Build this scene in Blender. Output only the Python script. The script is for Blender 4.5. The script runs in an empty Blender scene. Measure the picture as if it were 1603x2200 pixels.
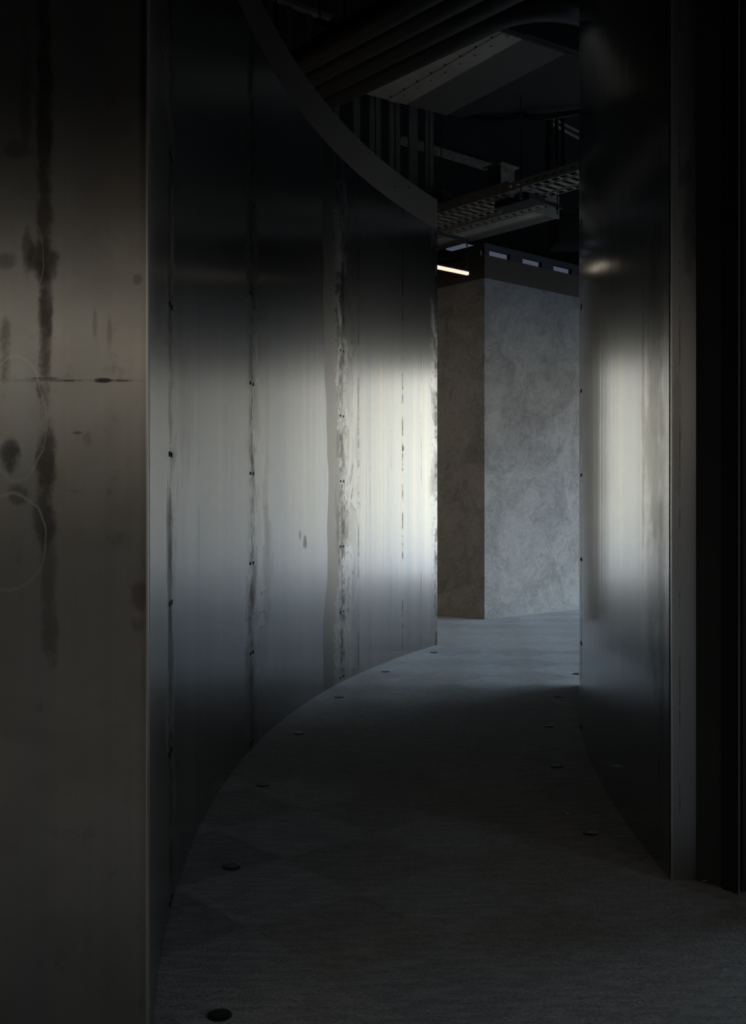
import bpy, bmesh, math, random
from mathutils import Vector, Matrix
random.seed(7)
S = bpy.context.scene
col = S.collection
PI = math.pi

# ------------------------------------------------------------------ camera
F = 2187.0; CX = 801.5; HY = 1079.0; EYE = 1.5
cd = bpy.data.cameras.new('camera'); cam = bpy.data.objects.new('camera', cd); col.objects.link(cam)
cd.sensor_fit = 'HORIZONTAL'; cd.sensor_width = 24.0; cd.lens = 24.0*F/1603.0
cd.shift_y = -21.0/1603.0; cd.clip_start = 0.05; cd.clip_end = 200
cam.location = (0, 0, EYE); cam.rotation_euler = (PI/2, 0, 0)
S.camera = cam
S.view_settings.view_transform = 'Standard'; S.view_settings.look = 'None'
S.view_settings.exposure = 0.0; S.view_settings.gamma = 1.0; S.view_settings.use_curve_mapping = False

# ------------------------------------------------------------------ sky (hazy cream horizon, blue above)
SKY = 1.0
W = bpy.data.worlds.new('sky'); S.world = W; W.use_nodes = True
nt = W.node_tree; nt.nodes.clear()
wo = nt.nodes.new('ShaderNodeOutputWorld'); bg = nt.nodes.new('ShaderNodeBackground')
tc = nt.nodes.new('ShaderNodeTexCoord'); sx = nt.nodes.new('ShaderNodeSeparateXYZ'); rp = nt.nodes.new('ShaderNodeValToRGB')
mr = nt.nodes.new('ShaderNodeMapRange'); mr.inputs[1].default_value = -1; mr.inputs[2].default_value = 1
nt.links.new(tc.outputs['Generated'], sx.inputs[0]); nt.links.new(sx.outputs['Z'], mr.inputs[0]); nt.links.new(mr.outputs[0], rp.inputs[0])
nt.links.new(rp.outputs[0], bg.inputs[0]); nt.links.new(bg.outputs[0], wo.inputs[0]); bg.inputs[1].default_value = SKY
e = rp.color_ramp.elements
e[0].position = 0.0; e[0].color = (.30, .35, .42, 1)
e[1].position = 1.0; e[1].color = (3.0, 4.6, 7.0, 1)
for p, c in ((.43, (.5, .62, .85, 1)), (.460, (1.1, 1.25, 1.6, 1)), (.474, (2.4, 2.4, 2.5, 1)), (.488, (3.0, 2.9, 2.65, 1)), (.52, (3.15, 2.98, 2.65, 1)), (.56, (2.6, 2.4, 2.1, 1)), (.60, (2.4, 2.6, 3.1, 1)), (.68, (6.2, 8.0, 10.4, 1))):
    n = e.new(p); n.color = c
W.cycles.sampling_method = 'MANUAL'; W.cycles.sample_map_resolution = 512

# ------------------------------------------------------------------ daylight portals at the two window bays
def portal(loc, rot, sx_, sy_):
    l = bpy.data.lights.new('window_portal', 'AREA'); l.shape = 'RECTANGLE'; l.size = sx_; l.size_y = sy_
    l.cycles.is_portal = True
    o = bpy.data.objects.new('window_portal', l); col.objects.link(o); o.location = loc; o.rotation_euler = rot
WX = 7.8                       # plane of the window wall
WIN1 = (5.4, 21.5)            # far bay along Y
WIN2 = (-5.2, -1.5)             # near bay along Y
WTOP = 4.05
for a, b in (WIN1, WIN2):
    portal((WX-0.06, (a+b)/2, WTOP/2), (0, PI/2, 0), WTOP, b-a)

# ------------------------------------------------------------------ helpers
def px(x, y, z):
    """point at height z seen at photo pixel (x, y)"""
    d = (z-EYE)*F/(HY-y); return Vector(((x-CX)*d/F, d, z))

class MB:
    def __init__(s): s.v = []; s.f = []; s.uv = []
    def add(s, vs, fs, uvs=None):
        o = len(s.v); s.v += [tuple(v) for v in vs]
        for i, f in enumerate(fs):
            s.f.append([k+o for k in f]); s.uv.append(uvs[i] if uvs else None)
    def box(s, c, d, ax=None):
        """box, centre c, size d, ax = 2D unit vector of the local x axis"""
        ux = Vector((ax[0], ax[1], 0)) if ax else Vector((1, 0, 0)); uy = Vector((-ux.y, ux.x, 0)); uz = Vector((0, 0, 1))
        c = Vector(c); vs = []
        for k in (-1, 1):
            for j in (-1, 1):
                for i in (-1, 1): vs.append(c+ux*i*d[0]/2+uy*j*d[1]/2+uz*k*d[2]/2)
        s.add(vs, [(0, 2, 3, 1), (4, 5, 7, 6), (0, 1, 5, 4), (2, 6, 7, 3), (0, 4, 6, 2), (1, 3, 7, 5)])
    def prism(s, pts, z0, z1):
        n = len(pts); a = sum(pts[i][0]*pts[(i+1) % n][1]-pts[(i+1) % n][0]*pts[i][1] for i in range(n))
        if a < 0: pts = pts[::-1]
        vs = [(p[0], p[1], z0) for p in pts]+[(p[0], p[1], z1) for p in pts]
        s.add(vs, [tuple(range(n))[::-1], tuple(range(n, 2*n))]+[(i, (i+1) % n, n+(i+1) % n, n+i) for i in range(n)])
    def tube(s, path, r, n=12, caps=True):
        path = [Vector(p) for p in path]; vs = []; fs = []
        up = Vector((0, 0, 1)); t0 = (path[1]-path[0]).normalized()
        if abs(t0.dot(up)) > .95: up = Vector((1, 0, 0))
        a = t0.cross(up).normalized()
        for i, p in enumerate(path):
            t = (path[min(i+1, len(path)-1)]-path[max(i-1, 0)]).normalized()
            a = (a-t*a.dot(t)).normalized(); b = t.cross(a)
            for k in range(n): vs.append(p+a*math.cos(2*PI*k/n)*r+b*math.sin(2*PI*k/n)*r)
        for i in range(len(path)-1):
            for k in range(n): fs.append((i*n+k, i*n+(k+1) % n, (i+1)*n+(k+1) % n, (i+1)*n+k))
        if caps: fs.append(tuple(range(n))[::-1]); fs.append(tuple(range((len(path)-1)*n, len(path)*n)))
        s.add(vs, fs)
    def lathe(s, prof, c=(0, 0, 0), n=24):
        vs = []; fs = []
        for r, z in prof:
            for k in range(n): vs.append((c[0]+r*math.cos(2*PI*k/n), c[1]+r*math.sin(2*PI*k/n), c[2]+z))
        m = len(prof)
        for i in range(m-1):
            for k in range(n): fs.append((i*n+k, i*n+(k+1) % n, (i+1)*n+(k+1) % n, (i+1)*n+k))
        fs.append(tuple(range(n))[::-1]); fs.append(tuple(range((m-1)*n, m*n)))
        s.add(vs, fs)
    def build(s, name, mat, parent=None, smooth=False, bevel=0, origin=None):
        me = bpy.data.meshes.new(name)
        if origin is not None: s.v = [(v[0]-origin[0], v[1]-origin[1], v[2]-origin[2]) for v in s.v]
        me.from_pydata(s.v, [], s.f)
        if any(u for u in s.uv):
            lay = me.uv_layers.new(name='UVMap')
            for p, u in zip(me.polygons, s.uv):
                for j, li in enumerate(p.loop_indices): lay.data[li].uv = u[j] if u else (0, 0)
        if mat: me.materials.append(mat)
        if smooth:
            for p in me.polygons: p.use_smooth = True
            me.set_sharp_from_angle(angle=math.radians(40))
        me.update()
        o = bpy.data.objects.new(name, me); col.objects.link(o)
        if origin is not None: o.location = origin
        if bevel:
            b = o.modifiers.new('bevel', 'BEVEL'); b.width = bevel; b.segments = 2; b.limit_method = 'ANGLE'
        if parent: o.parent = parent
        return o

def tag(o, label, cat, group=None, kind=None):
    o['label'] = label; o['category'] = cat
    if group: o['group'] = group
    if kind: o['kind'] = kind
    return o
def struct(o): o['kind'] = 'structure'; return o
def empty(name, loc=(0, 0, 0), rz=0):
    o = bpy.data.objects.new(name, None); col.objects.link(o); o.location = loc; o.rotation_euler = (0, 0, rz); o.empty_display_size = .1; return o
def copy_tree(o, parent=None):
    c = o.copy(); col.objects.link(c); c.parent = parent
    for ch in [x for x in bpy.data.objects if x.parent == o]: copy_tree(ch, c)
    return c

# ------------------------------------------------------------------ material toolkit
class NT:
    def __init__(s, name):
        s.m = bpy.data.materials.new(name); s.m.use_nodes = True; s.t = s.m.node_tree; s.t.nodes.clear()
        s.out = s.n('OutputMaterial'); s.b = s.n('BsdfPrincipled'); s.l(s.b.outputs[0], s.out.inputs[0])
    def n(s, k): return s.t.nodes.new('ShaderNode'+k)
    def l(s, a, b): s.t.links.new(a, b)
    def put(s, i, v):
        if isinstance(v, (int, float)): i.default_value = v
        elif isinstance(v, tuple): i.default_value = v if len(v) == len(i.default_value) else (*v, 1)
        else: s.l(v, i)
    def math(s, op, a, b=0.0, c=None, clamp=False):
        n = s.n('Math'); n.operation = op; n.use_clamp = clamp; s.put(n.inputs[0], a); s.put(n.inputs[1], b)
        if c is not None: s.put(n.inputs[2], c)
        return n.outputs[0]
    def mix(s, f, a, b, mode='MIX'):
        n = s.n('Mix'); n.data_type = 'RGBA'; n.blend_type = mode; s.put(n.inputs[0], f); s.put(n.inputs[6], a); s.put(n.inputs[7], b); return n.outputs[2]
    def ramp(s, x, lo, hi, a=0.0, b=1.0, smooth=True):
        n = s.n('MapRange'); n.interpolation_type = 'SMOOTHSTEP' if smooth else 'LINEAR'
        s.put(n.inputs[0], x); s.put(n.inputs[1], lo); s.put(n.inputs[2], hi); s.put(n.inputs[3], a); s.put(n.inputs[4], b); return n.outputs[0]
    def coord(s, kind='Object', scale=(1, 1, 1), rot=0, loc=(0, 0, 0)):
        t = s.n('TexCoord'); m = s.n('Mapping'); s.l(t.outputs[kind], m.inputs[0]); m.inputs['Scale'].default_value = scale
        m.inputs['Rotation'].default_value = (0, 0, rot); m.inputs['Location'].default_value = loc; return m.outputs[0]
    def noise(s, vec, scale, detail=4, rough=.55, dist=0.0):
        n = s.n('TexNoise'); s.l(vec, n.inputs['Vector']); n.inputs['Scale'].default_value = scale; n.inputs['Detail'].default_value = detail
        n.inputs['Roughness'].default_value = rough; n.inputs['Distortion'].default_value = dist; return n.outputs[0]
    def bump(s, h, strength, dist=.01):
        n = s.n('Bump'); n.inputs['Strength'].default_value = strength; n.inputs['Distance'].default_value = dist; s.l(h, n.inputs['Height']); s.l(n.outputs[0], s.b.inputs['Normal'])
        return n
    def set(s, **k):
        for a, v in k.items(): s.put(s.b.inputs[a.replace('_', ' ')], v)
        return s

def plain(name, c, rough=.6, metal=0.0, mott=.15, sc=3.0, spec=.5):
    t = NT(name); v = t.coord(); f = t.noise(v, sc, 5)
    a = tuple(x*(1-mott) for x in c); b = tuple(x*(1+mott) for x in c)
    t.set(Base_Color=t.mix(t.ramp(f, .3, .7), a, b), Roughness=t.math('MULTIPLY_ADD', f, .15, rough-.07), Metallic=metal)
    t.b.inputs['Specular IOR Level'].default_value = spec
    return t.m

def uvsplit(t):
    u = t.n('UVMap'); s_ = t.n('SeparateXYZ'); t.l(u.outputs[0], s_.inputs[0]); return u.outputs[0], s_.outputs[0], s_.outputs[1]

def steel(name, seams, base=(.50, .49, .475), aniso=.75, rough=.27, tides=(), smears=(), lines=(), seam_w=.30, rings=(), stain=1.0):
    """mill-finish steel sheet. uv = metres along the wall / metres up.
    seams: places along the wall where the wash stains run; tides: (u, width) broad stained strips with a wandering edge"""
    t = NT(name); uv, U, V = uvsplit(t)
    def mp(su, sv, off=0):
        m = t.n('Mapping'); t.l(uv, m.inputs[0]); m.inputs['Scale'].default_value = (su, sv, 1); m.inputs['Location'].default_value = (off, off*.37, 0); return m.outputs[0]
    streak = t.noise(mp(22, .2), 1.0, 4, .6)
    broad = t.noise(mp(5, .18, 3), 1.0, 3)
    spots = t.noise(mp(1, .8, 9), 26.0, 5, .6)
    cloud = t.noise(mp(1, .55, 5), 3.2, 5, .55, .8)
    c = t.mix(t.ramp(streak, .3, .7), tuple(x*.94 for x in base), tuple(x*1.05 for x in base))
    c = t.mix(t.ramp(broad, .35, .7), c, tuple(x*y for x, y in zip(base, (.86, .90, .96))))
    # contour-like water marks, confined to the neighbourhood of seams
    near = None
    for s0 in seams:
        d = t.math('ABSOLUTE', t.math('SUBTRACT', U, s0))
        m = t.ramp(d, .02, seam_w, 1, 0)
        near = m if near is None else t.math('MAXIMUM', near, m)
    rg = rough
    if near is not None:
        wide = None
        for s0 in seams:
            du_ = t.math('SUBTRACT', U, s0)
            m = t.math('MULTIPLY', t.ramp(du_, -.05, .0), t.ramp(du_, .25, .62, 1, 0)); wide = m if wide is None else t.math('MAXIMUM', wide, m)
        contour = t.noise(mp(1, .42, 17), 3.0, 5, .5, 1.1)
        sel = t.noise(mp(1, .8, 27), 1.9, 3)
        r2_ = t.math('PINGPONG', t.math('ADD', contour, t.math('MULTIPLY', cloud, .12)), .060)
        mark = t.math('MULTIPLY', t.math('MULTIPLY', t.ramp(r2_, 0.0, .011, 1, 0), t.ramp(sel, .46, .60)), wide)
        c = t.mix(t.math('MULTIPLY', mark, .85*stain), c, (.15, .14, .13))
        wash = t.math('MULTIPLY', t.ramp(contour, .50, .56), wide)
        c = t.mix(t.math('MULTIPLY', wash, .30*stain), c, (.22, .21, .20))
        ring = t.math('PINGPONG', t.math('MULTIPLY', cloud, 1.0), .075)
        ringm = t.math('MULTIPLY', t.ramp(ring, 0.0, .010, 1, 0), t.ramp(near, .15, .75))
        patch = t.math('MULTIPLY', t.ramp(t.math('ADD', cloud, t.math('MULTIPLY', near, .16)), .58, .74), near)
        patch2 = t.math('MULTIPLY', t.ramp(spots, .50, .66), t.ramp(near, .45, 1.0))
        thin = t.noise(mp(1, .9, 21), 9, 5, .6)
        edge = t.math('MULTIPLY', t.ramp(near, .86, .97), t.ramp(thin, .45, .62))
        c = t.mix(t.math('MULTIPLY', patch, .42*stain), c, (.20, .185, .165))
        c = t.mix(t.math('MULTIPLY', ringm, .45*stain), c, (.12, .115, .105))
        c = t.mix(t.math('MULTIPLY', patch2, .45*stain), c, (.14, .13, .12))
        c = t.mix(t.math('MULTIPLY', edge, .7*stain), c, (.07, .065, .06))
        rg = t.math('MULTIPLY_ADD', patch, .18, rough)
    for u0, w, k in tides:
        wob = t.noise(mp(.01, .85, u0), 1.0, 3, .45)
        uu = t.math('ADD', U, t.math('MULTIPLY', t.math('SUBTRACT', wob, .5), .45))
        m = t.math('MULTIPLY', t.ramp(uu, u0, u0+.015), t.ramp(t.math('ADD', uu, t.math('MULTIPLY', t.math('SUBTRACT', spots, .5), .35)), u0+w*.85, u0+w, 1, 0))
        c = t.mix(t.math('MULTIPLY', m, k), c, (.20, .185, .17)); rg = t.math('MULTIPLY_ADD', m, .12, rg)
    for u0, w, k in lines:            # dashed vertical scratches and drips
        n1 = t.noise(mp(.01, 2.2, u0*3), 1.0, 7, .75); n2 = t.noise(mp(60, 8, u0), 1.0, 3)
        uu = t.math('ADD', U, t.math('MULTIPLY', t.math('SUBTRACT', n2, .5), .012))
        m = t.math('MULTIPLY', t.ramp(t.math('ABSOLUTE', t.math('SUBTRACT', uu, u0)), w*.4, w, 1, 0), t.ramp(n1, .47, .58))
        c = t.mix(t.math('MULTIPLY', m, k), c, (.06, .055, .05))
    if smears and len(smears) > 8:
        sc1 = t.noise(mp(1, .8, 31), 14, 8, .7); sc2 = t.noise(mp(1, 1, 41), 2.2, 4, .55, .8)
        c = t.mix(t.math('MULTIPLY', t.ramp(sc1, .56, .72), .4), c, (.16, .15, .13))
        c = t.mix(t.math('MULTIPLY', t.ramp(sc2, .45, .65), .35), c, tuple(x*.6 for x in base))
        sm = t.ramp(t.math('ABSOLUTE', t.math('SUBTRACT', V, 1.828)), .001, .005, 1, 0)
        c = t.mix(t.math('MULTIPLY', sm, t.ramp(sc1, .42, .60, .12, .8)), c, (.07, .065, .06))
    for u0, v0, ru, rv, k, cc in smears:   # individual blots: centre, radii, strength, colour
        w1 = t.noise(mp(1, .7, u0+v0), 9.0, 9, .68)
        du = t.math('DIVIDE', t.math('SUBTRACT', U, u0), ru); dv = t.math('DIVIDE', t.math('SUBTRACT', V, v0), rv)
        r2 = t.math('ADD', t.math('MULTIPLY', du, du), t.math('MULTIPLY', dv, dv))
        m = t.ramp(t.math('ADD', r2, t.math('MULTIPLY', t.math('SUBTRACT', w1, .5), 4.2)), .1, 1.15, 1, 0)
        c = t.mix(t.math('MULTIPLY', m, k), c, cc)
    for u0, v0, ru, rv, wd, k, cc in rings:      # drying marks: only the rim of the old puddle
        w1 = t.noise(mp(1, 1, u0*7+v0), 6.0, 4, .55)
        du = t.math('DIVIDE', t.math('SUBTRACT', U, u0), ru); dv = t.math('DIVIDE', t.math('SUBTRACT', V, v0), rv)
        r2 = t.math('ADD', t.math('ADD', t.math('MULTIPLY', du, du), t.math('MULTIPLY', dv, dv)), t.math('MULTIPLY', t.math('SUBTRACT', w1, .5), 1.1))
        c = t.mix(t.math('MULTIPLY', t.ramp(t.math('ABSOLUTE', t.math('SUBTRACT', r2, 1.0)), .02, wd, 1, 0), k), c, cc)
    fine = t.noise(mp(60, 1.2, 2), 1.0, 2)
    t.set(Base_Color=c, Metallic=1.0, Roughness=t.math('MULTIPLY_ADD', fine, .02, rg))
    t.b.inputs['Anisotropic'].default_value = aniso
    tg = t.n('Tangent'); tg.direction_type = 'UV_MAP'; tg.uv_map = 'UVMap'; t.l(tg.outputs[0], t.b.inputs['Tangent'])
    wav = t.noise(mp(4.5, .10, 11), 1.0, 3); t.bump(wav, .10, .02)
    return t.m

def plaster(name, base):
    t = NT(name); v = t.coord()
    w = t.noise(v, 1.7, 3, .5); n = t.n('VectorMath'); n.operation = 'ADD'; t.l(v, n.inputs[0])
    cmb = t.n('CombineXYZ'); t.l(t.math('MULTIPLY', w, 1.6), cmb.inputs[0]); t.l(t.math('MULTIPLY', w, 1.2), cmb.inputs[2]); t.l(cmb.outputs[0], n.inputs[1])
    a = t.noise(n.outputs[0], 1.6, 7, .62, .6); b = t.noise(n.outputs[0], 9, 7, .72, 1.4); c_ = t.noise(v, 60, 4, .7)
    f = t.math('ADD', t.math('MULTIPLY', a, .42), t.math('ADD', t.math('MULTIPLY', b, .40), t.math('MULTIPLY', c_, .18)))
    c = t.mix(t.ramp(f, .38, .62), tuple(x*.66 for x in base), tuple(x*1.26 for x in base))
    t.set(Base_Color=c, Roughness=t.ramp(f, .3, .7, .62, .42)); t.bump(f, .25, .01)
    return t.m

def carpet(name):
    t = NT(name); TS = 2.0
    ang = math.atan2(.651, .759)
    v = t.coord('Object', (1, 1, 1), -ang)
    ck = t.n('TexChecker'); t.l(v, ck.inputs[0]); ck.inputs['Scale'].default_value = TS; ck.inputs[1].default_value = (1, 1, 1, 1); ck.inputs[2].default_value = (0, 0, 0, 1)
    m1 = t.n('Mapping'); t.l(v, m1.inputs[0]); m1.inputs['Scale'].default_value = (190, 60, 1)
    m2 = t.n('Mapping'); t.l(v, m2.inputs[0]); m2.inputs['Scale'].default_value = (60, 190, 1)
    n1 = t.noise(m1.outputs[0], 1, 3, .6); n2 = t.noise(m2.outputs[0], 1, 3, .6)
    w = t.mix(ck.outputs[1], n1, n2)
    sp = t.n('SeparateXYZ'); t.l(v, sp.inputs[0])
    wn = t.n('TexWhiteNoise'); wn.noise_dimensions = '2D'
    cb = t.n('CombineXYZ'); t.l(t.math('FLOOR', t.math('MULTIPLY', sp.outputs[0], TS)), cb.inputs[0]); t.l(t.math('FLOOR', t.math('MULTIPLY', sp.outputs[1], TS)), cb.inputs[1]); t.l(cb.outputs[0], wn.inputs['Vector'])
    big = t.noise(v, 1.1, 4, .55, .4)
    g = t.math('ADD', t.math('MULTIPLY', wn.outputs[0], .22), t.math('MULTIPLY', big, .8))
    base = t.mix(t.ramp(g, .30, .72), (.15, .139, .122), (.28, .262, .235))
    c = t.mix(t.ramp(w, .36, .64), tuple([.035, .033, .030]), base)
    w2 = t.noise(v, 26, 5, .7); w3 = t.noise(t.coord('Object', (1.0, 5.0, 1), -ang-.5), 7, 4, .6)
    c = t.mix(t.math('MULTIPLY', t.ramp(w2, .42, .58), .55), c, (.05, .047, .043))
    c = t.mix(t.math('MULTIPLY', t.ramp(w3, .42, .62), .30), c, (.33, .32, .30))
    seam = None
    for k in (0, 1):
        f = t.math('PINGPONG', sp.outputs[k], 1/TS/2); d = t.ramp(f, 0, .006, 1, 0)
        seam = d if seam is None else t.math('MAXIMUM', seam, d)
    c = t.mix(t.math('MULTIPLY', seam, .22), c, (.22, .21, .20))
    t.set(Base_Color=c, Roughness=.95); t.b.inputs['Specular IOR Level'].default_value = .15
    t.b.inputs['Sheen Weight'].default_value = .35; t.b.inputs['Sheen Roughness'].default_value = .5
    t.bump(w, .9, .006)
    return t.m

# ------------------------------------------------------------------ geometry of the two curved walls
class Arc:
    def __init__(s, vx, vy, R, y0): s.cx = vx+R; s.cy = vy; s.R = R; s.y0 = y0; s.a0 = s.ang(y0)
    def ang(s, y): return math.asin((y-s.cy)/s.R)
    def P(s, a, off=0):   # off > 0 : away from the centre (to the left)
        r = s.R+off; return (s.cx-r*math.cos(a), s.cy+r*math.sin(a))
    def U(s, a): return (a-s.a0)*s.R
    def at_px(s, x, lo, hi):
        g = lambda a: (lambda p: CX+F*p[0]/p[1]-x)(s.P(a))
        for _ in range(60):
            mid = (lo+hi)/2
            if g(lo)*g(mid) <= 0: hi = mid
            else: lo = mid
        return (lo+hi)/2
LA = Arc(-.803, 4.93, 12.0, 2.75)
RA = Arc(1.176, 4.37, 14.33, 4.05)
LEND = LA.at_px(940, LA.ang(9.5), LA.ang(12)); REND = RA.ang(8.35)
lpx = lambda x: LA.at_px(x, LA.ang(3.0), LEND)
LS = [LA.a0, lpx(366), lpx(541), lpx(735), LEND]            # sheet joints of the left wall
RS = [RA.a0, RA.ang(6.60), REND]
ZS = 4.37; ZF = 4.68                                         # top of steel, top of fascia

def arc_slab(arc, a, b, o0, o1, z0, z1, n=24, inner=True):
    """curved slab between offsets o0<o1; uv in metres on the curved faces"""
    m = MB(); vs = []
    for i in range(n+1):
        t = a+(b-a)*i/n
        for o in (o0, o1):
            p = arc.P(t, o); vs += [(p[0], p[1], z0), (p[0], p[1], z1)]
    fs = []; uvs = []
    for i in range(n):
        k = 4*i; u0 = arc.U(a+(b-a)*i/n); u1 = arc.U(a+(b-a)*(i+1)/n)
        fs.append((k, k+1, k+5, k+4)); uvs.append([(u0, z0), (u0, z1), (u1, z1), (u1, z0)])
        fs.append((k+2, k+6, k+7, k+3)); uvs.append([(u0, z0), (u1, z0), (u1, z1), (u0, z1)])
        fs.append((k+1, k+3, k+7, k+5)); uvs.append([(u0, 0), (u0, .01), (u1, .01), (u1, 0)])
        fs.append((k, k+4, k+6, k+2)); uvs.append([(u0, 0), (u1, 0), (u1, .01), (u0, .01)])
    k = 4*n
    fs.append((0, 2, 3, 1)); uvs.append([(0, z0), (.1, z0), (.1, z1), (0, z1)])
    fs.append((k, k+1, k+3, k+2)); uvs.append([(0, z0), (0, z1), (.1, z1), (.1, z0)])
    m.add(vs, fs, uvs); return m

# ------------------------------------------------------------------ materials
u_ = lambda x: LA.U(lpx(x))
M_carpet = carpet('dark_loop_carpet')
M_left = steel('washed_steel_left', [LA.U(a) for a in LS[1:]], aniso=.85, rough=.24,
               tides=[(u_(697), .34, .75)], lines=[(u_(865), .022, .85), (u_(840), .006, .8), (u_(905), .008, .5), (u_(770), .03, .5), (u_(427), .02, .35), (u_(795), .006, .5)],
               smears=[(u_(655), 1.2, .05, .06, .8, (.10, .10, .10)), (u_(645), 1.26, .03, .04, .7, (.12, .12, .12)), (u_(866), 2.02, .03, .03, .9, (.04, .04, .04)), (u_(400), 1.9, .3, .35, .35, (.2, .19, .17)), (u_(575), 1.1, .16, .45, .35, (.15, .15, .15))])
M_right = steel('washed_steel_right', [RA.U(RS[1])], aniso=.45, rough=.15, tides=[], seam_w=.10,
                lines=[(.14, .015, .6)],
                smears=[(.22, 1.75, .16, .42, .7, (.2, .18, .15)), (.20, 2.25, .14, .5, .6, (.17, .15, .13)), (.20, 1.15, .14, .5, .55, (.17, .16, .15)), (.38, 1.9, .03, .9, .6, (.14, .13, .11)), (.10, 1.2, .05, .8, .5, (.12, .11, .10))])
M_plate = steel('raw_steel_plate', [], base=(.52, .505, .475), aniso=.5, rough=.36,
                lines=[],
                smears=[(.045, 1.72, .06, .20, .40, (.50, .56, .54)), (.10, 1.30, .05, .12, .25, (.42, .47, .47)),
                      (.122, 2.45, .026, .62, .72, (.085, .07, .06)), (.118, 2.15, .045, .07, .75, (.06, .052, .045)), (.075, 2.17, .016, .09, .6, (.1, .09, .075)), (.125, 1.98, .022, .16, .75, (.07, .058, .05)),
                      (.125, 1.60, .032, .13, .75, (.06, .052, .05)), (.118, 1.46, .03, .09, .6, (.08, .075, .075)), (.135, 1.25, .028, .22, .45, (.13, .12, .125)), (.108, 1.80, .013, .028, .8, (.09, .09, .075)),
                      (.030, 1.62, .034, .06, .8, (.05, .055, .055)), (.016, 1.90, .022, .12, .6, (.08, .085, .075)), (.02, 2.15, .03, .03, .5, (.1, .1, .09)), (.050, 1.52, .03, .03, .5, (.1, .1, .1)),
                      (.278, 1.828, .026, .008, .9, (.05, .045, .04)), (.12, 1.834, .05, .005, .6, (.09, .08, .07)), (.210, 1.687, .016, .006, .7, (.12, .11, .12)), (.257, 1.98, .008, .05, .35, (.13, .12, .11)), (.298, 1.96, .008, .06, .35, (.13, .12, .11)),
                      (.37, 2.10, .014, .016, .5, (.15, .14, .12)), (.31, 2.4, .10, .35, .25, (.36, .27, .20)), (.38, 1.25, .03, .05, .5, (.12, .12, .12)), (.375, 1.17, .03, .03, .5, (.12, .12, .12)), (.20, 1.53, .03, .006, .4, (.2, .19, .17)),
                      (.07, 2.62, .02, .2, .4, (.14, .13, .11)), (.05, 2.45, .05, .03, .4, (.1, .1, .09))],
              rings=[(.030, 1.40, .092, .135, .10, .55, (.62, .68, .68)), (.050, 1.72, .075, .17, .08, .35, (.58, .62, .60)), (.085, 2.16, .035, .10, .14, .4, (.5, .5, .44))])
M_cap = steel('raw_steel_end', [], base=(.48, .45, .42), aniso=.4, rough=.36,
              lines=[(.03, .004, .6)], smears=[(.07, 2.6, .03, .3, .4, (.12, .1, .09)), (.05, 2.8, .03, .06, .4, (.1, .08, .08)), (.02, 1.8, .02, .3, .3, (.12, .11, .1))])
M_edge = plain('cut_steel_edge', (.75, .72, .66), .35, 1.0, .05)
M_screw = plain('blackened_screw', (.015, .015, .015), .5, .6, .1)
M_fascia = plain('dark_fascia_paint', (.105, .080, .060), .85, 0, .06, 1.5, .3)
M_plaster = plaster('trowelled_plaster', (.27, .255, .24))
M_black = plain('black_paint', (.012, .012, .012), .7, 0, .2)
M_slab = plain('sprayed_black_slab', (.008, .0075, .007), .9, 0, .3, 2)
M_wall = plain('dark_grey_wall', (.06, .058, .055), .85, 0, .1)
M_lining = plain('charcoal_lining', (.045, .045, .047), .6, 0, .1)
M_pipe = plain('black_pipe_insulation', (.014, .013, .012), .45, 0, .3, 4, .6)
M_galv = plain('galvanised_duct', (.50, .455, .38), .42, .45, .15, 2.5)
M_board = plain('duct_board', (.12, .105, .085), .7, .0, .10, 1.5)
M_darkduct = plain('dark_duct_skin', (.030, .026, .022), .85, .0, .10)
M_stud = plain('galvanised_stud', (.30, .28, .23), .55, .4, .15, 6)
M_tray = plain('grey_cable_tray', (.34, .31, .25), .55, .5, .15, 6)
M_beam = plain('fireproofed_beam', (.20, .17, .13), .95, 0, .35, 14)
M_rod = plain('threaded_rod', (.12, .115, .11), .4, 1.0, .1)
M_cable = plain('black_cable', (.03, .03, .03), .4, 0, .1)
M_spot = plain('black_floor_light', (.004, .004, .004), .5, 0, .1, 3, .25)
M_scrap = plain('pale_scrap', (.6, .58, .54), .9)

def glass_mat():
    t = NT('window_glass'); tr = t.n('BsdfTransparent'); gl = t.n('BsdfGlossy'); gl.inputs['Roughness'].default_value = .02; mx = t.n('MixShader')
    fr = t.n('Fresnel'); fr.inputs[0].default_value = 1.45; t.l(t.math('MULTIPLY', fr.outputs[0], .7), mx.inputs[0]); tr.inputs[0].default_value = (.93, .96, .96, 1)
    t.l(tr.outputs[0], mx.inputs[1]); t.l(gl.outputs[0], mx.inputs[2]); t.l(mx.outputs[0], t.out.inputs[0]); t.t.nodes.remove(t.b); return t.m
M_glass = glass_mat()
def emit(name, c, s):
    t = NT(name); t.set(Base_Color=(.8, .8, .8), Roughness=.5); t.b.inputs['Emission Color'].default_value = (*c, 1); t.b.inputs['Emission Strength'].default_value = s; return t.m
M_lamp = emit('warm_diffuser', (1.0, .83, .62), 1.0)
M_slot_glow = emit('cool_tube', (.66, .70, 1.0), .085)  # added glow for the pale patches in the block's slots

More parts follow.
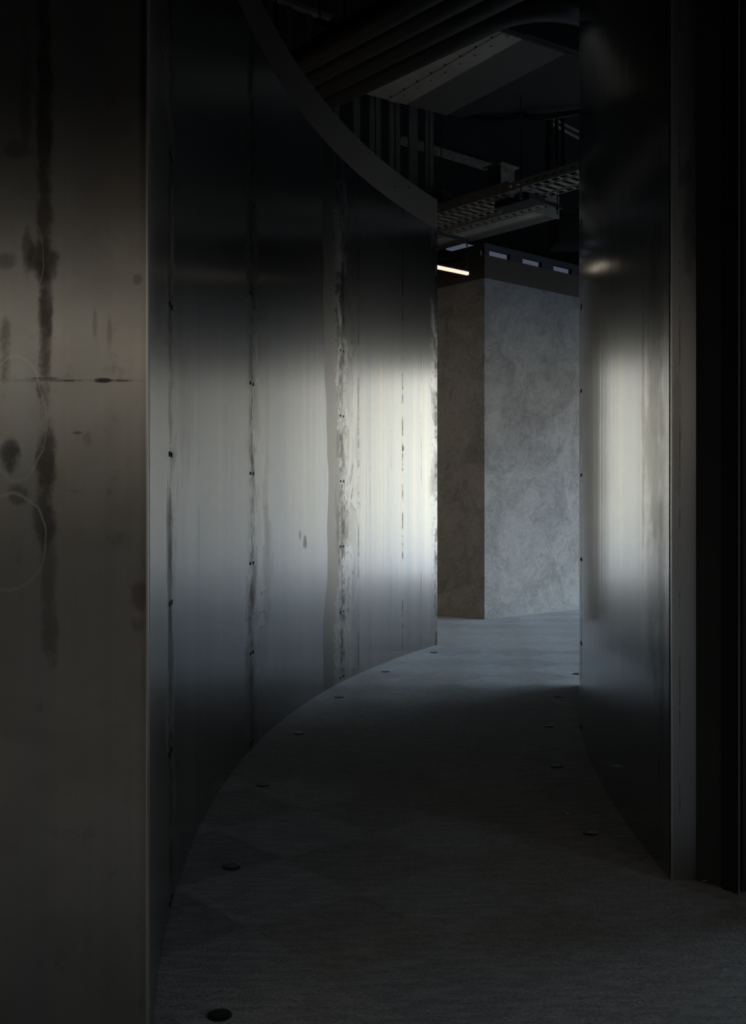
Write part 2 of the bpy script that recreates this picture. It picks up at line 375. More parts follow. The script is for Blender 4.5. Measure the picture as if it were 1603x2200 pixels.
# ------------------------------------------------------------------ building shell
X0, X1, Y0, Y1, ZC = -9.0, WX, -7.0, 25.0, 7.0
m = MB(); m.box(((X0+X1)/2, (Y0+Y1)/2, -.1), (X1-X0+.4, Y1-Y0+.4, .2)); struct(m.build('floor', M_carpet))
m = MB(); m.box(((X0+X1)/2, (Y0+Y1)/2, ZC+.1), (X1-X0+.4, Y1-Y0+.4, .2)); struct(m.build('ceiling', M_slab))
m = MB(); m.box((X0-.1, (Y0+Y1)/2, ZC/2), (.2, Y1-Y0, ZC)); struct(m.build('wall_west', M_slab))
m = MB(); m.box(((X0+X1)/2, Y0-.1, ZC/2), (X1-X0, .2, ZC)); struct(m.build('wall_back', M_wall))
m = MB(); m.box(((X0+X1)/2, Y1+.1, ZC/2), (X1-X0, .2, ZC)); struct(m.build('wall_front', M_slab))
m = MB()
for a, b in ((Y0, WIN2[0]), (WIN2[1], WIN1[0]), (WIN1[1], Y1)): m.box((WX+.1, (a+b)/2, WTOP/2), (.2, b-a, WTOP))
m.box((WX+.1, (Y0+Y1)/2, (WTOP+ZC)/2), (.2, Y1-Y0, ZC-WTOP)); struct(m.build('wall_right', M_slab))
for k, (a, b, n) in enumerate(((*WIN1, 12), (*WIN2, 1))):
    root = empty('window_%d' % (k+1), (WX+.08, (a+b)/2, 0)); struct(root); L = b-a
    f = MB(); f.box((0, 0, .03), (.1, L, .06)); f.box((0, 0, WTOP-.03), (.1, L, .06))
    for i in range(n+1): f.box((0, -L/2+.03+(L-.06)*i/n, WTOP/2), (.1, .05, WTOP-.12))
    f.build('window_frame', M_black, root)
    for i in range(n):
        g = MB(); g.box((0, -L/2+.03+(L-.06)*(i+.5)/n, WTOP/2), (.012, (L-.06)/n-.05, WTOP-.12)); g.build('pane', M_glass, root)

# ------------------------------------------------------------------ left curved wall
struct(arc_slab(LA, LA.ang(2.83), LEND, .004, .12, 0, ZS-.002, 64).build('wall_left', M_lining, smooth=True))
lab = ['steel sheet of the left curved wall nearest the camera, narrow sliver beside the foreground plate',
       'second steel sheet of the left curved wall, dark above, pale glow at mid height',
       'third steel sheet of the left curved wall, wandering grey tide mark at right',
       'far end steel sheet of the left curved wall, brightest sheet, with black vertical drip marks']
Zsc = [1.675+.545*k for k in range(-3, 5)]
def screws(arc, a, root, off, zs, bx):
    for z in zs:
        s_ = MB(); p = arc.P(a, off); nrm = Vector((math.cos(a), -math.sin(a), 0)); nrm = -nrm if off > .05 else nrm
        c = Vector((p[0], p[1], z))
        s_.tube([c-nrm*.002, c+nrm*.0025, c+nrm*.004], .010, 8); o = s_.build('screw', M_screw, root, origin=tuple(c))
        o.location = c-Vector(bx)
for i in range(4):
    a, b = LS[i]+(.0003 if i else 0), LS[i+1]-.0003
    p = LA.P(a); root = arc_slab(LA, a, b, 0, .0035, 0.004, ZS-.002, 40).build('steel_wall_sheet', M_left, smooth=True, origin=(p[0], p[1], 0))
    tag(root, lab[i], 'wall panel', 'steel sheets of the curved walls')
    d = .035/LA.R
    if i > 0: screws(LA, a+d, root, -.0005, Zsc, (p[0], p[1], 0))
    if i < 3: screws(LA, b-d, root, -.0005, Zsc, (p[0], p[1], 0))
# plaster-painted fascia that follows the same curve
cf = arc_slab(LA, LA.ang(2.83), LEND, .001, .12, ZS, ZF, 64).build('curved_fascia', M_fascia, smooth=True, origin=None)
for x_, z_ in ((877.6, ZF-.07), (848, ZF-.16)): screws(LA, lpx(x_), cf, 0, [z_], (0, 0, 0))
tag(cf, 'dark curved fascia band along the top of the left steel wall', 'fascia')

# foreground plate: jamb at the near end of the left wall
PY = 2.75; pr = CX and (317.5-CX)/F*PY
m = MB(); x0 = -1.45; th = .0045
vs = [(x0, PY-th, 0), (pr, PY-th, 0), (pr, PY-th, 4.37), (x0, PY-th, 4.37), (x0, PY, 0), (pr, PY, 0), (pr, PY, 4.37), (x0, PY, 4.37)]
ux = lambda x: x-(-1.008)          # uv zero at the frame's left border
uv = lambda a: [(ux(v[0]), v[2]) for v in a]
fs = [(0, 1, 2, 3), (5, 4, 7, 6), (1, 5, 6, 2), (4, 0, 3, 7), (3, 2, 6, 7), (4, 5, 1, 0)]
m.add(vs, fs, [uv([vs[i] for i in f]) for f in fs])
pl = m.build('steel_jamb_plate', M_plate)
tag(pl, 'large flat stained raw steel plate in the left foreground', 'steel plate')
m = MB(); m.box((pr+.0015, PY-.008, 2.185), (.005, .02, 4.37)); m.build('plate_edge', M_edge, pl)['label'] = 'bright bare folded edge of the plate'
m = MB(); m.prism([(x0, PY+.004), (pr-.03, PY+.004), (pr-.06, PY+.045), (x0, PY+.045)], 0, 4.37); struct(m.build('wall_jamb', M_lining))

# ------------------------------------------------------------------ right curved wall
ZR = 5.42
struct(arc_slab(RA, RS[0], REND, -.095, -.004, 0, ZR, 48).build('wall_right_curve', M_lining, smooth=True))
rl = ['near steel sheet of the right curved wall, with a glowing cream patch at eye height', 'far steel sheet of the right curved wall, seen edge-on beside the plaster block']
for i in range(2):
    a, b = RS[i]+.0003, RS[i+1]-.0003; p = RA.P(a)
    root = arc_slab(RA, a, b, -.0035, 0, .004, ZR-.002, 40).build('steel_wall_sheet', M_right, smooth=True, origin=(p[0], p[1], 0))
    tag(root, rl[i], 'wall panel', 'steel sheets of the curved walls')
    for s_, aa in ((0, a+.04/RA.R), (1, b-.04/RA.R)):
        if (i, s_) in ((0, 1), (1, 0)):
            for z in Zsc:
                q = RA.P(aa, .0005); nn = Vector((-math.cos(aa), math.sin(aa), 0)); c = Vector((q[0], q[1], z)); s2 = MB()
                s2.tube([c-nn*.002, c+nn*.0025, c+nn*.004], .010, 8); o = s2.build('screw', M_screw, root, origin=tuple(c)); o.location = c-Vector((p[0], p[1], 0))
# flat end plate of the right wall
CY = 4.042; xa = (1443.5-CX)/F*CY; xb = (1495-CX)/F*CY
m = MB(); vs = [(xa, CY-.004, 0), (xb, CY-.004, 0), (xb, CY-.004, ZR), (xa, CY-.004, ZR), (xa, CY, 0), (xb, CY, 0), (xb, CY, ZR), (xa, CY, ZR)]
m.add(vs, fs, [[(vs[i][0]-xa, vs[i][2]) for i in f] for f in fs])
ep = m.build('steel_end_plate', M_cap); tag(ep, 'narrow brownish steel end plate closing the right curved wall', 'steel plate')
m = MB(); m.box((xa-.002, CY-.003, ZR/2), (.0045, .012, ZR)); m.build('plate_edge', M_edge, ep)['label'] = 'bright bare vertical edge of the end plate'
# dark lining and door frame to its right
A = Vector((xb+.001, 4.035)); B = Vector(((1553-CX)/F*3.96, 3.96)); dn = (B-A).normalized()
m = MB(); m.prism([tuple(A), tuple(B), (B.x+.0, B.y+.12), (A.x, A.y+.12)], 0, ZR); tag(m.build('side_lining', M_lining), 'charcoal wall lining strip right of the narrow end plate', 'wall lining')
r = empty('door_1', (1.38, 3.92, 0)); struct(r)
fx = lambda x, y: (x-CX)/F*y
m = MB(); m.prism([(fx(1553.5, 3.945), 3.945), (fx(1590, 3.888), 3.888), (fx(1590, 3.888), 4.02), (fx(1553.5, 3.945), 4.02)], 0, 3.9); m.v = [(a-1.38, b-3.92, c) for a, b, c in m.v]; m.build('door_frame', M_black, r)
m = MB(); m.box((fx(1587, 3.888)-1.38, 3.884-3.92, 1.95), (.003, .006, 3.9)); m.build('frame_bead', M_stud, r)
m = MB(); m.box((fx(1592, 3.93)+.40-1.38, 0.02, 1.95), (.80, .04, 3.9)); m.build('door_leaf', M_black, r)
m = MB(); m.box((fx(1599, 3.91)-1.38, -.004, 1.95), (.004, .008, 3.8)); m.build('leaf_bead', M_lining, r)

# ------------------------------------------------------------------ plaster block with slotted top
U2 = Vector((.759, .651)).normalized(); V2 = Vector((-U2.y, U2.x))
BC = Vector((1.427, 13.02)); LU, LV = 6.6, 5.0
def bp(u, v): q = BC+U2*u+V2*v; return (q.x, q.y)
def bc(u, v, z): q = BC+U2*u+V2*v; return (q.x, q.y, z)
m = MB()
T = .16
m.prism([bp(0, 0), bp(LU, 0), bp(LU, T), bp(T, T), bp(T, LV), bp(0, LV)], 0, 4.37); m.prism([bp(T, LV-T), bp(LU, LV-T), bp(LU, LV), bp(T, LV)], 0, 4.37)
struct(m.build('wall_block', M_plaster))
m = MB(); m.prism([bp(-.004, -.004), bp(LU, -.004), bp(LU, T), bp(T, T), bp(T, LV), bp(-.004, LV)], 4.372, 4.668); tag(m.build('block_fascia', M_fascia), 'dark fascia band capping the mottled plaster block', 'fascia')
m = MB(); m.prism([bp(0, 0), bp(LU, 0), bp(LU, .05), bp(.05, .05), bp(.05, LV), bp(0, LV)], 4.745, 4.82)
tk = m.build('head_track', M_lining); tag(tk, 'metal head rail running above the slots on top of the plaster block', 'rail')
slots = [px(1048, 545, 4.70), px(1118, 560, 4.70), px(1187, 575, 4.70), px(1255, 590, 4.70)]
us = [(Vector((s_.x, s_.y))-BC).dot(U2) for s_ in slots]
pit = (us[2]-us[1])
m = MB(); m.box(bc(us[0]/2, .03, 4.707), (us[0]-.01, .06, .074), U2); m.build('packer', M_lining, tk)
for i in range(9):
    a = us[0]+pit*i+pit*.62; b = us[0]+pit*(i+1)
    m = MB(); m.box(bc((a+b)/2, .03, 4.707), (b-a, .06, .074), U2); m.build('packer', M_lining, tk)
for i in range(6):
    m = MB(); m.box(bc(.03, .16+i*.75+.1, 4.707), (.06, .28, .074), U2); m.build('packer', M_lining, tk)
t = empty('cool_tube_lamp', bc(2.4, .75, 4.95)); tag(t, 'pale cool tube lamp glimpsed through slots above the plaster block', 'lamp')  # invented glowing bar, makes the slots look lit from behind
m = MB(); m.box((0, 0, 0), (4.6, .10, .11), U2); m.build('tube', M_slot_glow, t)
m = MB(); m.box((0, 0, .075), (4.6, .12, .04), U2); m.build('housing', M_black, t)
for q in (-2.0, 0, 2.0):
    m = MB(); m.tube([(U2.x*q, U2.y*q, .09), (U2.x*q, U2.y*q, ZC-4.951)], .004, 6); m.build('suspension_rod', M_rod, t)

# ------------------------------------------------------------------ overhead services
def uvp(u, v, z): return (U2.x*u+V2.x*v, U2.y*u+V2.y*v, z)
HP = 4.115
for i, kf in enumerate((1.3775, 1.437, 1.496, 1.556)):
    uu = kf*HP; z = EYE+HP; path = [uvp(uu, 15.5, z), uvp(uu, 10, z)]
    if i < 3: path += [uvp(uu, 3.6, z)]
    else:
        R_ = .57
        path += [uvp(uu, 5.9, z)]
        for k in range(1, 13):
            t = k/12*PI/2; path.append(uvp(uu+R_*(1-math.cos(t)), 5.9-R_*math.sin(t), z))
        path.append(uvp(uu+3.0, 5.9-R_, z))
    m = MB(); m.tube(path, .119, 28); o = m.build('insulated_pipe', M_pipe, smooth=True, origin=path[1])
    tag(o, ['fat black overhead pipe farthest from the metal duct, uppermost in the picture', 'second black overhead pipe down, between the topmost and the third', 'third black overhead pipe down, next to the bent one', 'black overhead pipe next to the duct, bending away to the right'][i], 'pipe', 'black pipes crossing under the ceiling')

# ducts: plan axes ud / vd
D0 = px(960, 248, 5.8); D0 = Vector((D0.x, D0.y)); vd = Vector((.551, -.834)); ud = Vector((.834, .551))
def dp(a, b): q = D0+ud*a+vd*b; return (q.x, q.y)
def dq(a, b, z): q = D0+ud*a+vd*b; return (q.x, q.y, z)
r = empty('metal_duct', dq(-.9, .9, 5.8)); tag(r, 'bright galvanised duct with riveted flange strip beside the black pipes', 'duct')
o3 = Vector(dq(-.9, .9, 5.8))
def lb(m, name, mat, root, org, **k):
    m.v = [(a-org[0], b-org[1], c-org[2]) for a, b, c in m.v]; return m.build(name, mat, root, **k)
m = MB(); m.prism([dp(-1.7, 0), dp(-.553, 0), dp(-.553, 1.861), dp(-1.7, 1.861)], 5.8, 6.3); lb(m, 'duct_body', M_galv, r, o3)
m = MB(); m.prism([dp(-.80, 0.0), dp(-.694, 0.0), dp(-.694, 1.861), dp(-.80, 1.861)], 5.794, 5.80); lb(m, 'flange_strip', M_galv, r, o3)
for k in range(8):
    for a_ in (-.82, -.715):
        m = MB(); c = dq(a_, .10+.235*k+(.1 if a_ > -.8 else 0), 5.793)
        m.tube([(c[0], c[1], 5.801), (c[0], c[1], 5.790)], .009, 8); lb(m, 'rivet', M_screw, r, o3)
m = MB(); m.prism([dp(-1.7, 1.863), dp(-.553, 1.863), dp(-.553, 1.93), dp(-1.7, 1.93)], 5.81, 6.3); lb(m, 'end_cap', M_black, r, o3)  # black sheet over the near duct end, put in as shade
m = MB(); m.prism([dp(-.550, 0), dp(-.003, 0), dp(-.003, 1.861), dp(-.550, 1.861)], 5.80, 6.25)
bd = m.build('board_duct', M_board); m = MB(); m.prism([dp(-.550, 1.863), dp(1.9, 1.863), dp(1.9, 1.93), dp(-.550, 1.93)], 5.825, 6.25); m.build('end_cap', M_black, bd)  # black sheet across these duct ends too, standing for shade
tag(bd, 'flat brown-grey duct board soffit between the bright duct and the dark soffit', 'duct')
m = MB(); m.prism([dp(0, 1.861), dp(0, 0), dp(.22, 0.0), dp(.32, .26), dp(1.25, .82), dp(1.9, 1.0), dp(1.9, 1.861)], 5.82, 6.3)
tag(m.build('dark_duct', M_darkduct), 'wide dark duct soffit at upper right, next to the right curved wall', 'duct')
# flexible cables sagging under its far edge
def cable(pts, rr, lab_, n=16, name='cable', grp=None, mat=None):
    P = [Vector(p) for p in pts]; out = []
    for i in range(len(P)-1):
        p0 = P[max(i-1, 0)]; p1 = P[i]; p2 = P[i+1]; p3 = P[min(i+2, len(P)-1)]
        for k in range(n):
            t = k/n; out.append(.5*((2*p1)+(-p0+p2)*t+(2*p0-5*p1+4*p2-p3)*t*t+(-p0+3*p1-3*p2+p3)*t**3))
    out.append(P[-1]); m = MB(); m.tube(out, rr, 8); o = m.build(name, mat or M_cable, smooth=True, origin=tuple(P[0]))
    tag(o, lab_, 'cable', grp); return o
def on(x, y, d): return Vector(((x-CX)/F*d, d, EYE+(HY-y)/F*d))
cable([on(1000, 248, 11.6), on(1040, 256, 11.5), on(1080, 258, 11.4), on(1120, 252, 11.3), on(1175, 248, 11.2), on(1262, 236, 11.1)], .022, 'longest black cable sagging under the dark duct edge')
cable([on(1010, 247, 11.75), on(1058, 252, 11.7), on(1085, 255, 11.6), on(1110, 246, 11.5), on(1150, 243, 11.4)], .018, 'short black cable looped behind the longest one under the duct')
cable([on(1130, 240, 11.3), on(1131, 252, 11.25), on(1150, 258, 11.2), on(1190, 252, 11.1), on(1262, 240, 11.0)], .018, 'black cable dropping from the duct edge and running right')

# stud partition behind the left wall
sl0 = Vector((fx(724, 11.6), 11.6)); sdir = U2
def stud_at(x):
    k = (x-CX)/F; t = (k*sl0.y-sl0.x)/(sdir.x-k*sdir.y); return sl0+sdir*t
sm = MB(); w = .055
sm.box((0, -.001, ZC/2-.03), (w, .002, ZC-.06)); sm.box((-w/2+.001, .035, ZC/2-.03), (.002, .07, ZC-.06)); sm.box((w/2-.001, .02, ZC/2-.03), (.002, .04, ZC-.06)); sm.box((-w/2+.008, .07, ZC/2-.03), (.016, .002, ZC-.06))
st0 = sm.build('metal_stud', M_stud)
sxs = [580, 622, 664, 696, 724, 767, 800, 813, 842, 855, 884, 893, 919, 927]
slab = {696: 'slim stud just left of the faint one, behind the lowest pipe', 664: 'slim stud behind the third black pipe', 622: 'slim stud hidden behind the second black pipe', 580: 'slim stud farthest left, mostly hidden behind the topmost black pipe', 767: 'widest brightest metal stud, under the left tip of the bright duct', 724: 'faint metal stud, first below the black pipes at left', 927: 'rightmost metal stud above the curved fascia', 919: 'metal stud just left of the rightmost one', 893: 'right stud of the pair left of the last pair', 884: 'left stud of the pair left of the last pair',
        855: 'right stud of the middle close-set pair', 842: 'left stud of the middle close-set pair', 813: 'right stud of the close-set pair right of the widest stud', 800: 'left stud of the close-set pair right of the widest stud'}
first = True
for x in sxs:
    p = stud_at(x); o = st0 if first else st0.copy()
    if not first: col.objects.link(o)
    first = False
    o.location = (p.x, p.y, 0); o.rotation_euler = (0, 0, math.atan2(sdir.y, sdir.x)*.35)
    if x == 767: o.scale = (1.35, 1, 1)
    tag(o, slab.get(x, 'slim metal stud in the dark gap left of the faint stud, behind the pipes'), 'metal stud', 'metal studs above the curved fascia')
m = MB(); p = sl0+sdir*.3; m.box((p.x, p.y, ZC-.025), (3.2, .09, .05), sdir); tag(m.build('stud_track', M_stud), 'metal channel holding the stud tops at the ceiling', 'rail')

# cable trays (run along v)
def tray(u0, wdt, z, v0, v1, lab_, hgt=.085):
    org = uvp(u0+wdt/2, (v0+v1)/2, z); root = empty('cable_tray', org); tag(root, lab_, 'cable tray', 'perforated cable trays')
    L = v1-v0; m = MB(); th = .002
    # perforated base: rungs and slotted strips in the (local x = u, local y = v) frame
    def B_(m, cu, cv, du, dv, dz=th, z_=0.0):
        c = (U2.x*cu+V2.x*cv, U2.y*cu+V2.y*cv, z_); m.box(c, (du, dv, dz), U2)
    n = int(L/.115)
    for lo in (-wdt/2, -wdt*.30, -wdt*.22, wdt*.22, wdt*.30, wdt/2): B_(m, lo*(1-.012/wdt), 0, .014, L)
    for k in range(n+1):
        vv = -L/2+k*L/n
        B_(m, 0, vv, wdt*.44, .062)
        B_(m, wdt*.40, vv+.02, wdt*.2, .035); B_(m, -wdt*.40, vv+.02, wdt*.2, .035)
    m.build('tray_base', M_tray, root)
    for s_ in (-1, 1):
        m = MB(); B_(m, s_*wdt/2, 0, .002, L, hgt*.35, hgt*.175); B_(m, s_*wdt/2, 0, .002, L, hgt*.3, hgt*.85)
        for k in range(n+1): B_(m, s_*wdt/2, -L/2+k*L/n, .002, .06, hgt*.4, hgt*.5)
        B_(m, s_*(wdt/2-.006), 0, .012, L, .003, hgt); m.build('side_rail', M_tray, root)
    return root
def ucoef(x, y, z): q = px(x, y, z); return q.x*U2.x+q.y*U2.y, q.x*V2.x+q.y*V2.y
uA, vA = ucoef(1100, 409, 4.8); uB, vB = ucoef(1100, 447, 4.8)
tray(uA, uB-uA, 4.8, vA-2.6, vA+3.0, 'wider perforated cable tray hung from rods, the upper of two')
uC, vC = ucoef(1100, 455, 4.79); uD, vD = ucoef(1100, 468, 4.79)
tray(uC, uD-uC, 4.79, vC-.35, vC+3.0, 'narrow perforated cable tray alongside the wider one', .05)
# trapeze channel and rods carrying the tray
q = ucoef(1119, 414, 4.79)
r = empty('trapeze_hanger', uvp(q[0], q[1], 4.79)); tag(r, 'trapeze hanger with channel and rods carrying the cable trays', 'hanger')
Lh = (ucoef(1208, 436, 4.79)[0]-q[0])
m = MB(); m.box((U2.x*Lh/2, U2.y*Lh/2, -.03), (Lh+.08, .04, .04), U2); m.build('channel', M_rod, r)
for k in (0, Lh-.02):
    m = MB(); m.tube([(U2.x*k, U2.y*k, -.12 if k else -.06), (U2.x*k, U2.y*k, ZC-4.79)], .007, 8); m.build('rod', M_rod, r)
    m = MB(); m.tube([(U2.x*k, U2.y*k, -.065), (U2.x*k, U2.y*k, -.05)], .02, 6); m.build('nut', M_rod, r)
# box fixed under the tray
c = ucoef(1116, 440, 4.73); m = MB(); m.box(uvp(c[0], c[1], 4.75), (.26, .50, .075), U2); tag(m.build('junction_box', M_black, bevel=.012), 'flat black box fixed under the wider cable tray', 'box')
# flat grey duct behind the trays
n1 = ucoef(1137, 450.5, 4.84); n2 = ucoef(1208, 469.5, 4.84); mid = ucoef(1111, 478, 4.84)[0]
r = empty('flat_duct', uvp(n1[0], n1[1], 4.84)); tag(r, 'flat grey duct with a bright lower seam behind the cable trays', 'duct'); org = uvp(n1[0], n1[1], 4.84)
def uvb(pts): return [(U2.x*a+V2.x*b, U2.y*a+V2.y*b) for a, b in pts]
m = MB(); m.prism(uvb([(n1[0]-.35, n1[1]), (mid, n1[1]), (mid, n1[1]+3.2), (n1[0]-.35, n1[1]+3.2)]), 4.84, 5.1); lb(m, 'duct_body', M_galv, r, org)
m = MB(); m.prism(uvb([(mid+.004, n1[1]), (n2[0]-.06, n1[1]), (n2[0], n1[1]+.06), (n2[0], n1[1]+3.2), (mid+.004, n1[1]+3.2)]), 4.855, 5.08); lb(m, 'duct_shoulder', M_board, r, org)
m = MB(); m.box(uvp(mid, n1[1]+1.6, 4.835), (.010, 3.2, .012), U2); lb(m, 'seam', M_edge, r, org)
m = MB(); m.prism(uvb([(n1[0]-.35, n1[1]-.012), (n2[0]-.05, n1[1]-.012), (n2[0]-.05, n1[1]), (n1[0]-.35, n1[1])]), 4.825, 5.09); lb(m, 'end_flange', M_tray, r, org)
for k in range(6):
    a = n1[0]+.03+k*.09; m = MB(); cc = uvp(a, n1[1]+.05, 4.838); m.tube([cc, (cc[0], cc[1], 4.828)], .007, 6); lb(m, 'rivet', M_edge, r, org)

# big beam and stub
b0 = on(905, 316, 13.2); b1 = b0+Vector((U2.x, U2.y, 0))*2.2
r = empty('ceiling_beam', tuple(b0)); tag(r, 'dusty brown ceiling beam above the cable trays', 'beam')
m = MB(); m.box((U2.x*.45, U2.y*.45, .012), (1.75, .22, .024), U2); m.build('bottom_flange', M_beam, r)
m = MB(); m.box((U2.x*.45, U2.y*.45, .35), (1.75, .02, .65), U2); m.build('web', M_black, r)  # web coloured black to stand for shade above the lit flange
s0 = on(1077, 412, 12.9)
m = MB(); m.box((s0.x, s0.y, s0.z+.14), (.26, .22, .29), U2); tag(m.build('beam_stub', M_beam), 'rough fireproofed beam stub above the wide cable tray', 'beam')
m = MB(); m.box((s0.x, s0.y, s0.z+.30), (.34, .30, .02), U2); tag(m.build('stub_plate', M_stud), 'thin plate lying on the rough beam stub', 'plate')
s1 = on(946, 432, 12.6); m = MB(); m.box((s1.x, s1.y, s1.z), (.22, .2, .2), U2); tag(m.build('beam_stub', M_beam), 'rough beam stub beside the end of the curved fascia', 'beam')
# vertical cables / conduits at right
for k, (xt, xb_, rr, l) in enumerate(((1180, 1180, .045, 'thickest of the vertical conduits above the cable tray'), (1192, 1198, .02, 'leaning conduit just right of the thickest one'), (1203, 1212, .02, 'rightmost leaning conduit above the cable tray'))):
    m = MB(); m.tube([on(xb_, 372-k*4, 12.0), on(xt, 77, 12.0)], rr, 12); tag(m.build('conduit', M_pipe, smooth=True), l, 'conduit', 'conduits above the tray')
for k, (ya, yb) in enumerate(((262, 292), (268, 300))):
    m = MB(); m.tube([on(1180, ya-12+k*6, 12.6), on(1290, yb+15+k*6, 12.9)], .022, 10); sc_ = m.build('sloping_conduit', M_stud, smooth=True); q_ = on(1268, yb+6, 12.8); m = MB(); m.tube([q_, (q_.x, q_.y, ZC)], .006, 6); m.build('hanger_rod', M_rod, sc_)
    tag(sc_, ['upper', 'lower'][k]+' of two pale pipes sloping down to the right curved wall', 'pipe', 'sloping pale pipes')
# hanging rod and bracket at upper left
r = empty('pipe_hanger', tuple(on(681, 45, 9.6))); tag(r, 'dim bracket on rods in the dark above the topmost pipe', 'hanger')
h0 = on(681, 45, 9.6); m = MB(); q1 = on(735, 62, 9.9)-h0; m.tube([(0, 0, 0), tuple(q1)], .03, 8); m.build('bracket', M_black, r)
for xx, yy in ((687, 45), (740, 60)):
    q2 = on(xx, yy, 9.7)-h0; m = MB(); m.tube([tuple(q2), (q2.x, q2.y, ZC-h0.z)], .01, 8); m.build('rod', M_rod, r)
m = MB(); q3 = on(593, 70, 9.4); m.tube([q3-Vector((0, 0, .5)), (q3.x, q3.y, ZC)], .012, 8); tag(m.build('hanger_rod', M_rod), 'thin hanger rod beside the top of the curved fascia', 'rod')
q4 = on(948, 415, 12.2); m = MB(); m.tube([q4-Vector((0, 0, .12)), (q4.x, q4.y, ZC)], .006, 8); tag(m.build('hanger_rod', M_rod), 'thin hanger rod above the near end of the tray', 'rod')
# dark fan unit far behind, near the right wall
c5 = on(1232, 500, 15.2); m = MB(); m.prism([(c5.x-.28, c5.y), (c5.x+.5, c5.y), (c5.x+.5, c5.y+.6), (c5.x-.28, c5.y+.6)], c5.z-.15, c5.z+.3); tag(m.build('ceiling_unit', M_darkduct, bevel=.06), 'dark boxy ceiling unit above the plaster block by the right wall', 'ceiling unit')

# linear pendant lamp, also the shape of the added unseen lamps
def linear_lamp(p_right, length, lab_, power=0.0, z_top=ZC, mat=M_lamp, ax=U2, grp='warm linear pendant lamps'):
    r = empty('linear_pendant_lamp', tuple(p_right)); tag(r, lab_, 'lamp', grp)
    ax3 = Vector((ax[0], ax[1], 0))
    m = MB(); c = -ax3*length/2; m.box((c.x, c.y, 0), (length-.012, .034, .034), ax); m.build('diffuser', mat, r)
    m = MB(); m.box((c.x, c.y, .026), (length, .038, .018), ax)
    for s_ in (0, 1):
        e_ = -ax3*(.003+s_*(length-.006)); m.box((e_.x, e_.y, .005), (.006, .038, .045), ax)
    m.build('housing', M_black, r)
    for s_ in (0, 1):
        e_ = -ax3*(.02+s_*(length-.04)); m = MB(); m.tube([(e_.x, e_.y, .03), (e_.x, e_.y, .36)], .004, 8)
        for q in (-1, 1): m.tube([(e_.x, e_.y, .30), (e_.x+ax3.x*.03*q, e_.y+ax3.y*.03*q, .37)], .003, 6)
        m.build('suspension_cable', M_rod, r)
    m = MB(); m.box((c.x, c.y, .385), (length+.05, .03, .03), ax); m.tube([(c.x, c.y, .4), (c.x, c.y, z_top-p_right[2])], .006, 8); m.build('mounting_channel', M_black, r)
    if power:
        l = bpy.data.lights.new('lamp_light', 'AREA'); l.shape = 'RECTANGLE'; l.size = length; l.size_y = .05; l.energy = power; l.color = (1, .90, .76)
        o = bpy.data.objects.new('lamp_light', l); col.objects.link(o); o.parent = r; o.location = (c.x, c.y, -.03); o.rotation_euler = (0, 0, math.atan2(ax[1], ax[0]))
    return r
linear_lamp(on(1006, 588, 11.8), 1.25, 'glowing warm linear pendant lamp beside the end of the curved left wall', .1)
# unseen lamps added behind the camera to warm and brighten the steel plates
for k, (x, y, z) in enumerate(((-1.0, -1.3, 2.65), (3.6, -1.3, 2.65), (-2.9, -1.3, 2.65))):
    linear_lamp(Vector((x, y, z)), 1.5, ['warm linear pendant lamp in the hall behind the viewpoint, middle one', 'warm linear pendant lamp in the hall behind the viewpoint, right one', 'warm linear pendant lamp in the hall behind the viewpoint, left one'][k], 15.0, ax=(1, 0))

for k, (x, y, z, w_) in enumerate(((-2.6, 12.2, 4.6, 62.0), (-4.2, 10.8, 4.6, 62.0))):  # unseen lamps added to brighten the block's left face
    linear_lamp(Vector((x, y, z)), 1.5, ['warm linear pendant lamp hidden behind the curved left wall, nearer the plaster block', 'warm linear pendant lamp hidden behind the curved left wall, farther from the block'][k], w_)
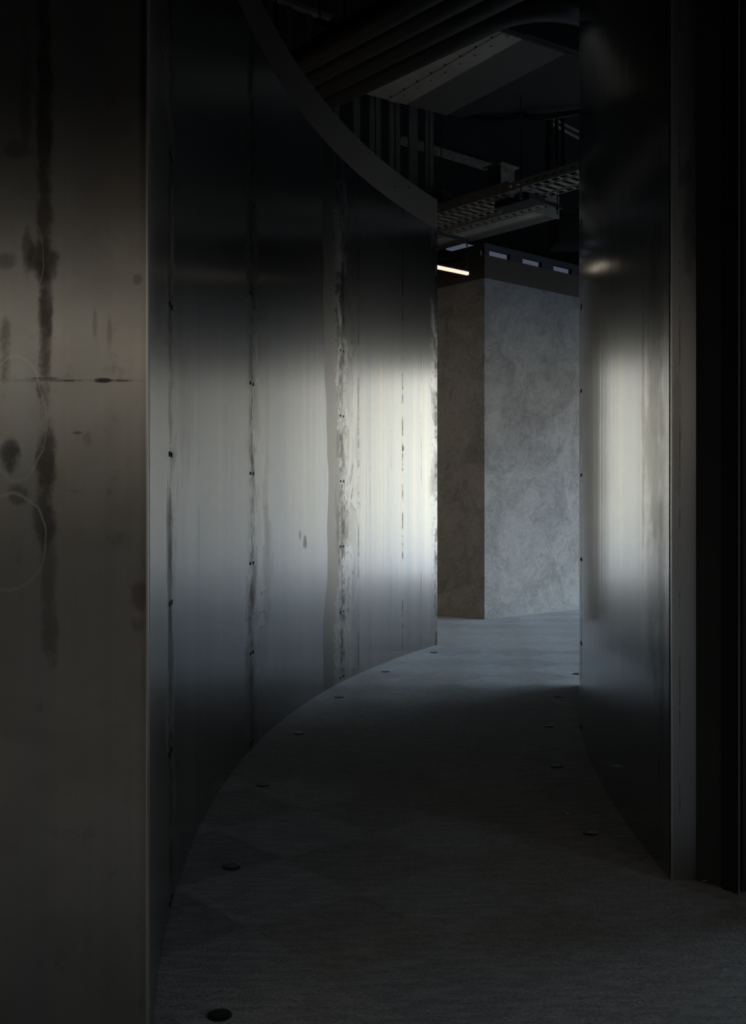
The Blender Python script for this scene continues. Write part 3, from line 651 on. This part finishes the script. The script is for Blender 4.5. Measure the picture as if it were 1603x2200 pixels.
# ------------------------------------------------------------------ floor uplights
fl = empty('floor_uplight', (0, 0, 0)); R0 = .036
m = MB(); m.lathe([(R0, -.002), (R0, .0015), (R0-.002, .0028), (R0-.007, .0028), (R0-.008, .0005), (R0-.008, -.0015)][:4]+[(R0-.0075, .0012)]); m.build('rim', M_spot, fl, smooth=True)
m = MB(); m.lathe([(R0-.008, .0011), (R0-.008, .0016), (R0-.012, .0020), (.002, .0021)]); m.build('lens', M_spot, fl, smooth=True)
lefts = [(472, 2182), (498, 1863), (566, 1687), (643, 1575), (729, 1498), (829, 1443), (932, 1402)]
rights = [(1268, 1790), (1196, 1646), (1179, 1560), (1201, 1497), (1240, 1448)]
ordn = ['nearest the camera', 'second from the camera', 'third from the camera', 'fourth from the camera', 'fifth from the camera', 'sixth from the camera, catching light', 'farthest, by the end of the left wall']
ordr = ['nearest the camera', 'second from the camera', 'third from the camera', 'fourth from the camera', 'farthest, at the edge of the lit carpet']
fst = True
for side, L_, O_ in (('left', lefts, ordn), ('right', rights, ordr)):
    for (x, y), o_ in zip(L_, O_):
        o = fl if fst else copy_tree(fl); fst = False
        q = px(x, y, 0.0); o.location = (q.x, q.y, 0.002)
        tag(o, 'small round black floor light, '+side+' row, '+o_, 'floor light', 'small round floor lights along the '+side+' wall')
        fl_keep = fl
q = px(1219, 1749, 0); m = MB(); m.prism([(q.x-.007, q.y-.006), (q.x+.008, q.y-.004), (q.x+.006, q.y+.007), (q.x-.006, q.y+.004)], 0.002, .005); tag(m.build('paper_scrap', M_scrap), 'tiny pale scrap lying on the dark carpet at right', 'scrap')
# loose fibres at the cut carpet edge by the door
rr = random.Random(3)
for k, (x, y) in enumerate(((1545, 1900), (1508, 1897))):
    q = px(x, y, 0); a = Vector((q.x, q.y, .003)); b = a+Vector((.012, -.02, .012)); m = MB(); m.tube([a, (a+b)/2+Vector((0, 0, .006)), b], .0012, 5)
    tag(m.build('loose_fibre', M_scrap), ['pale loose fibre standing at the carpet edge by the black door frame', 'pale loose fibre at the carpet edge beside the narrow end plate'][k], 'fibre')
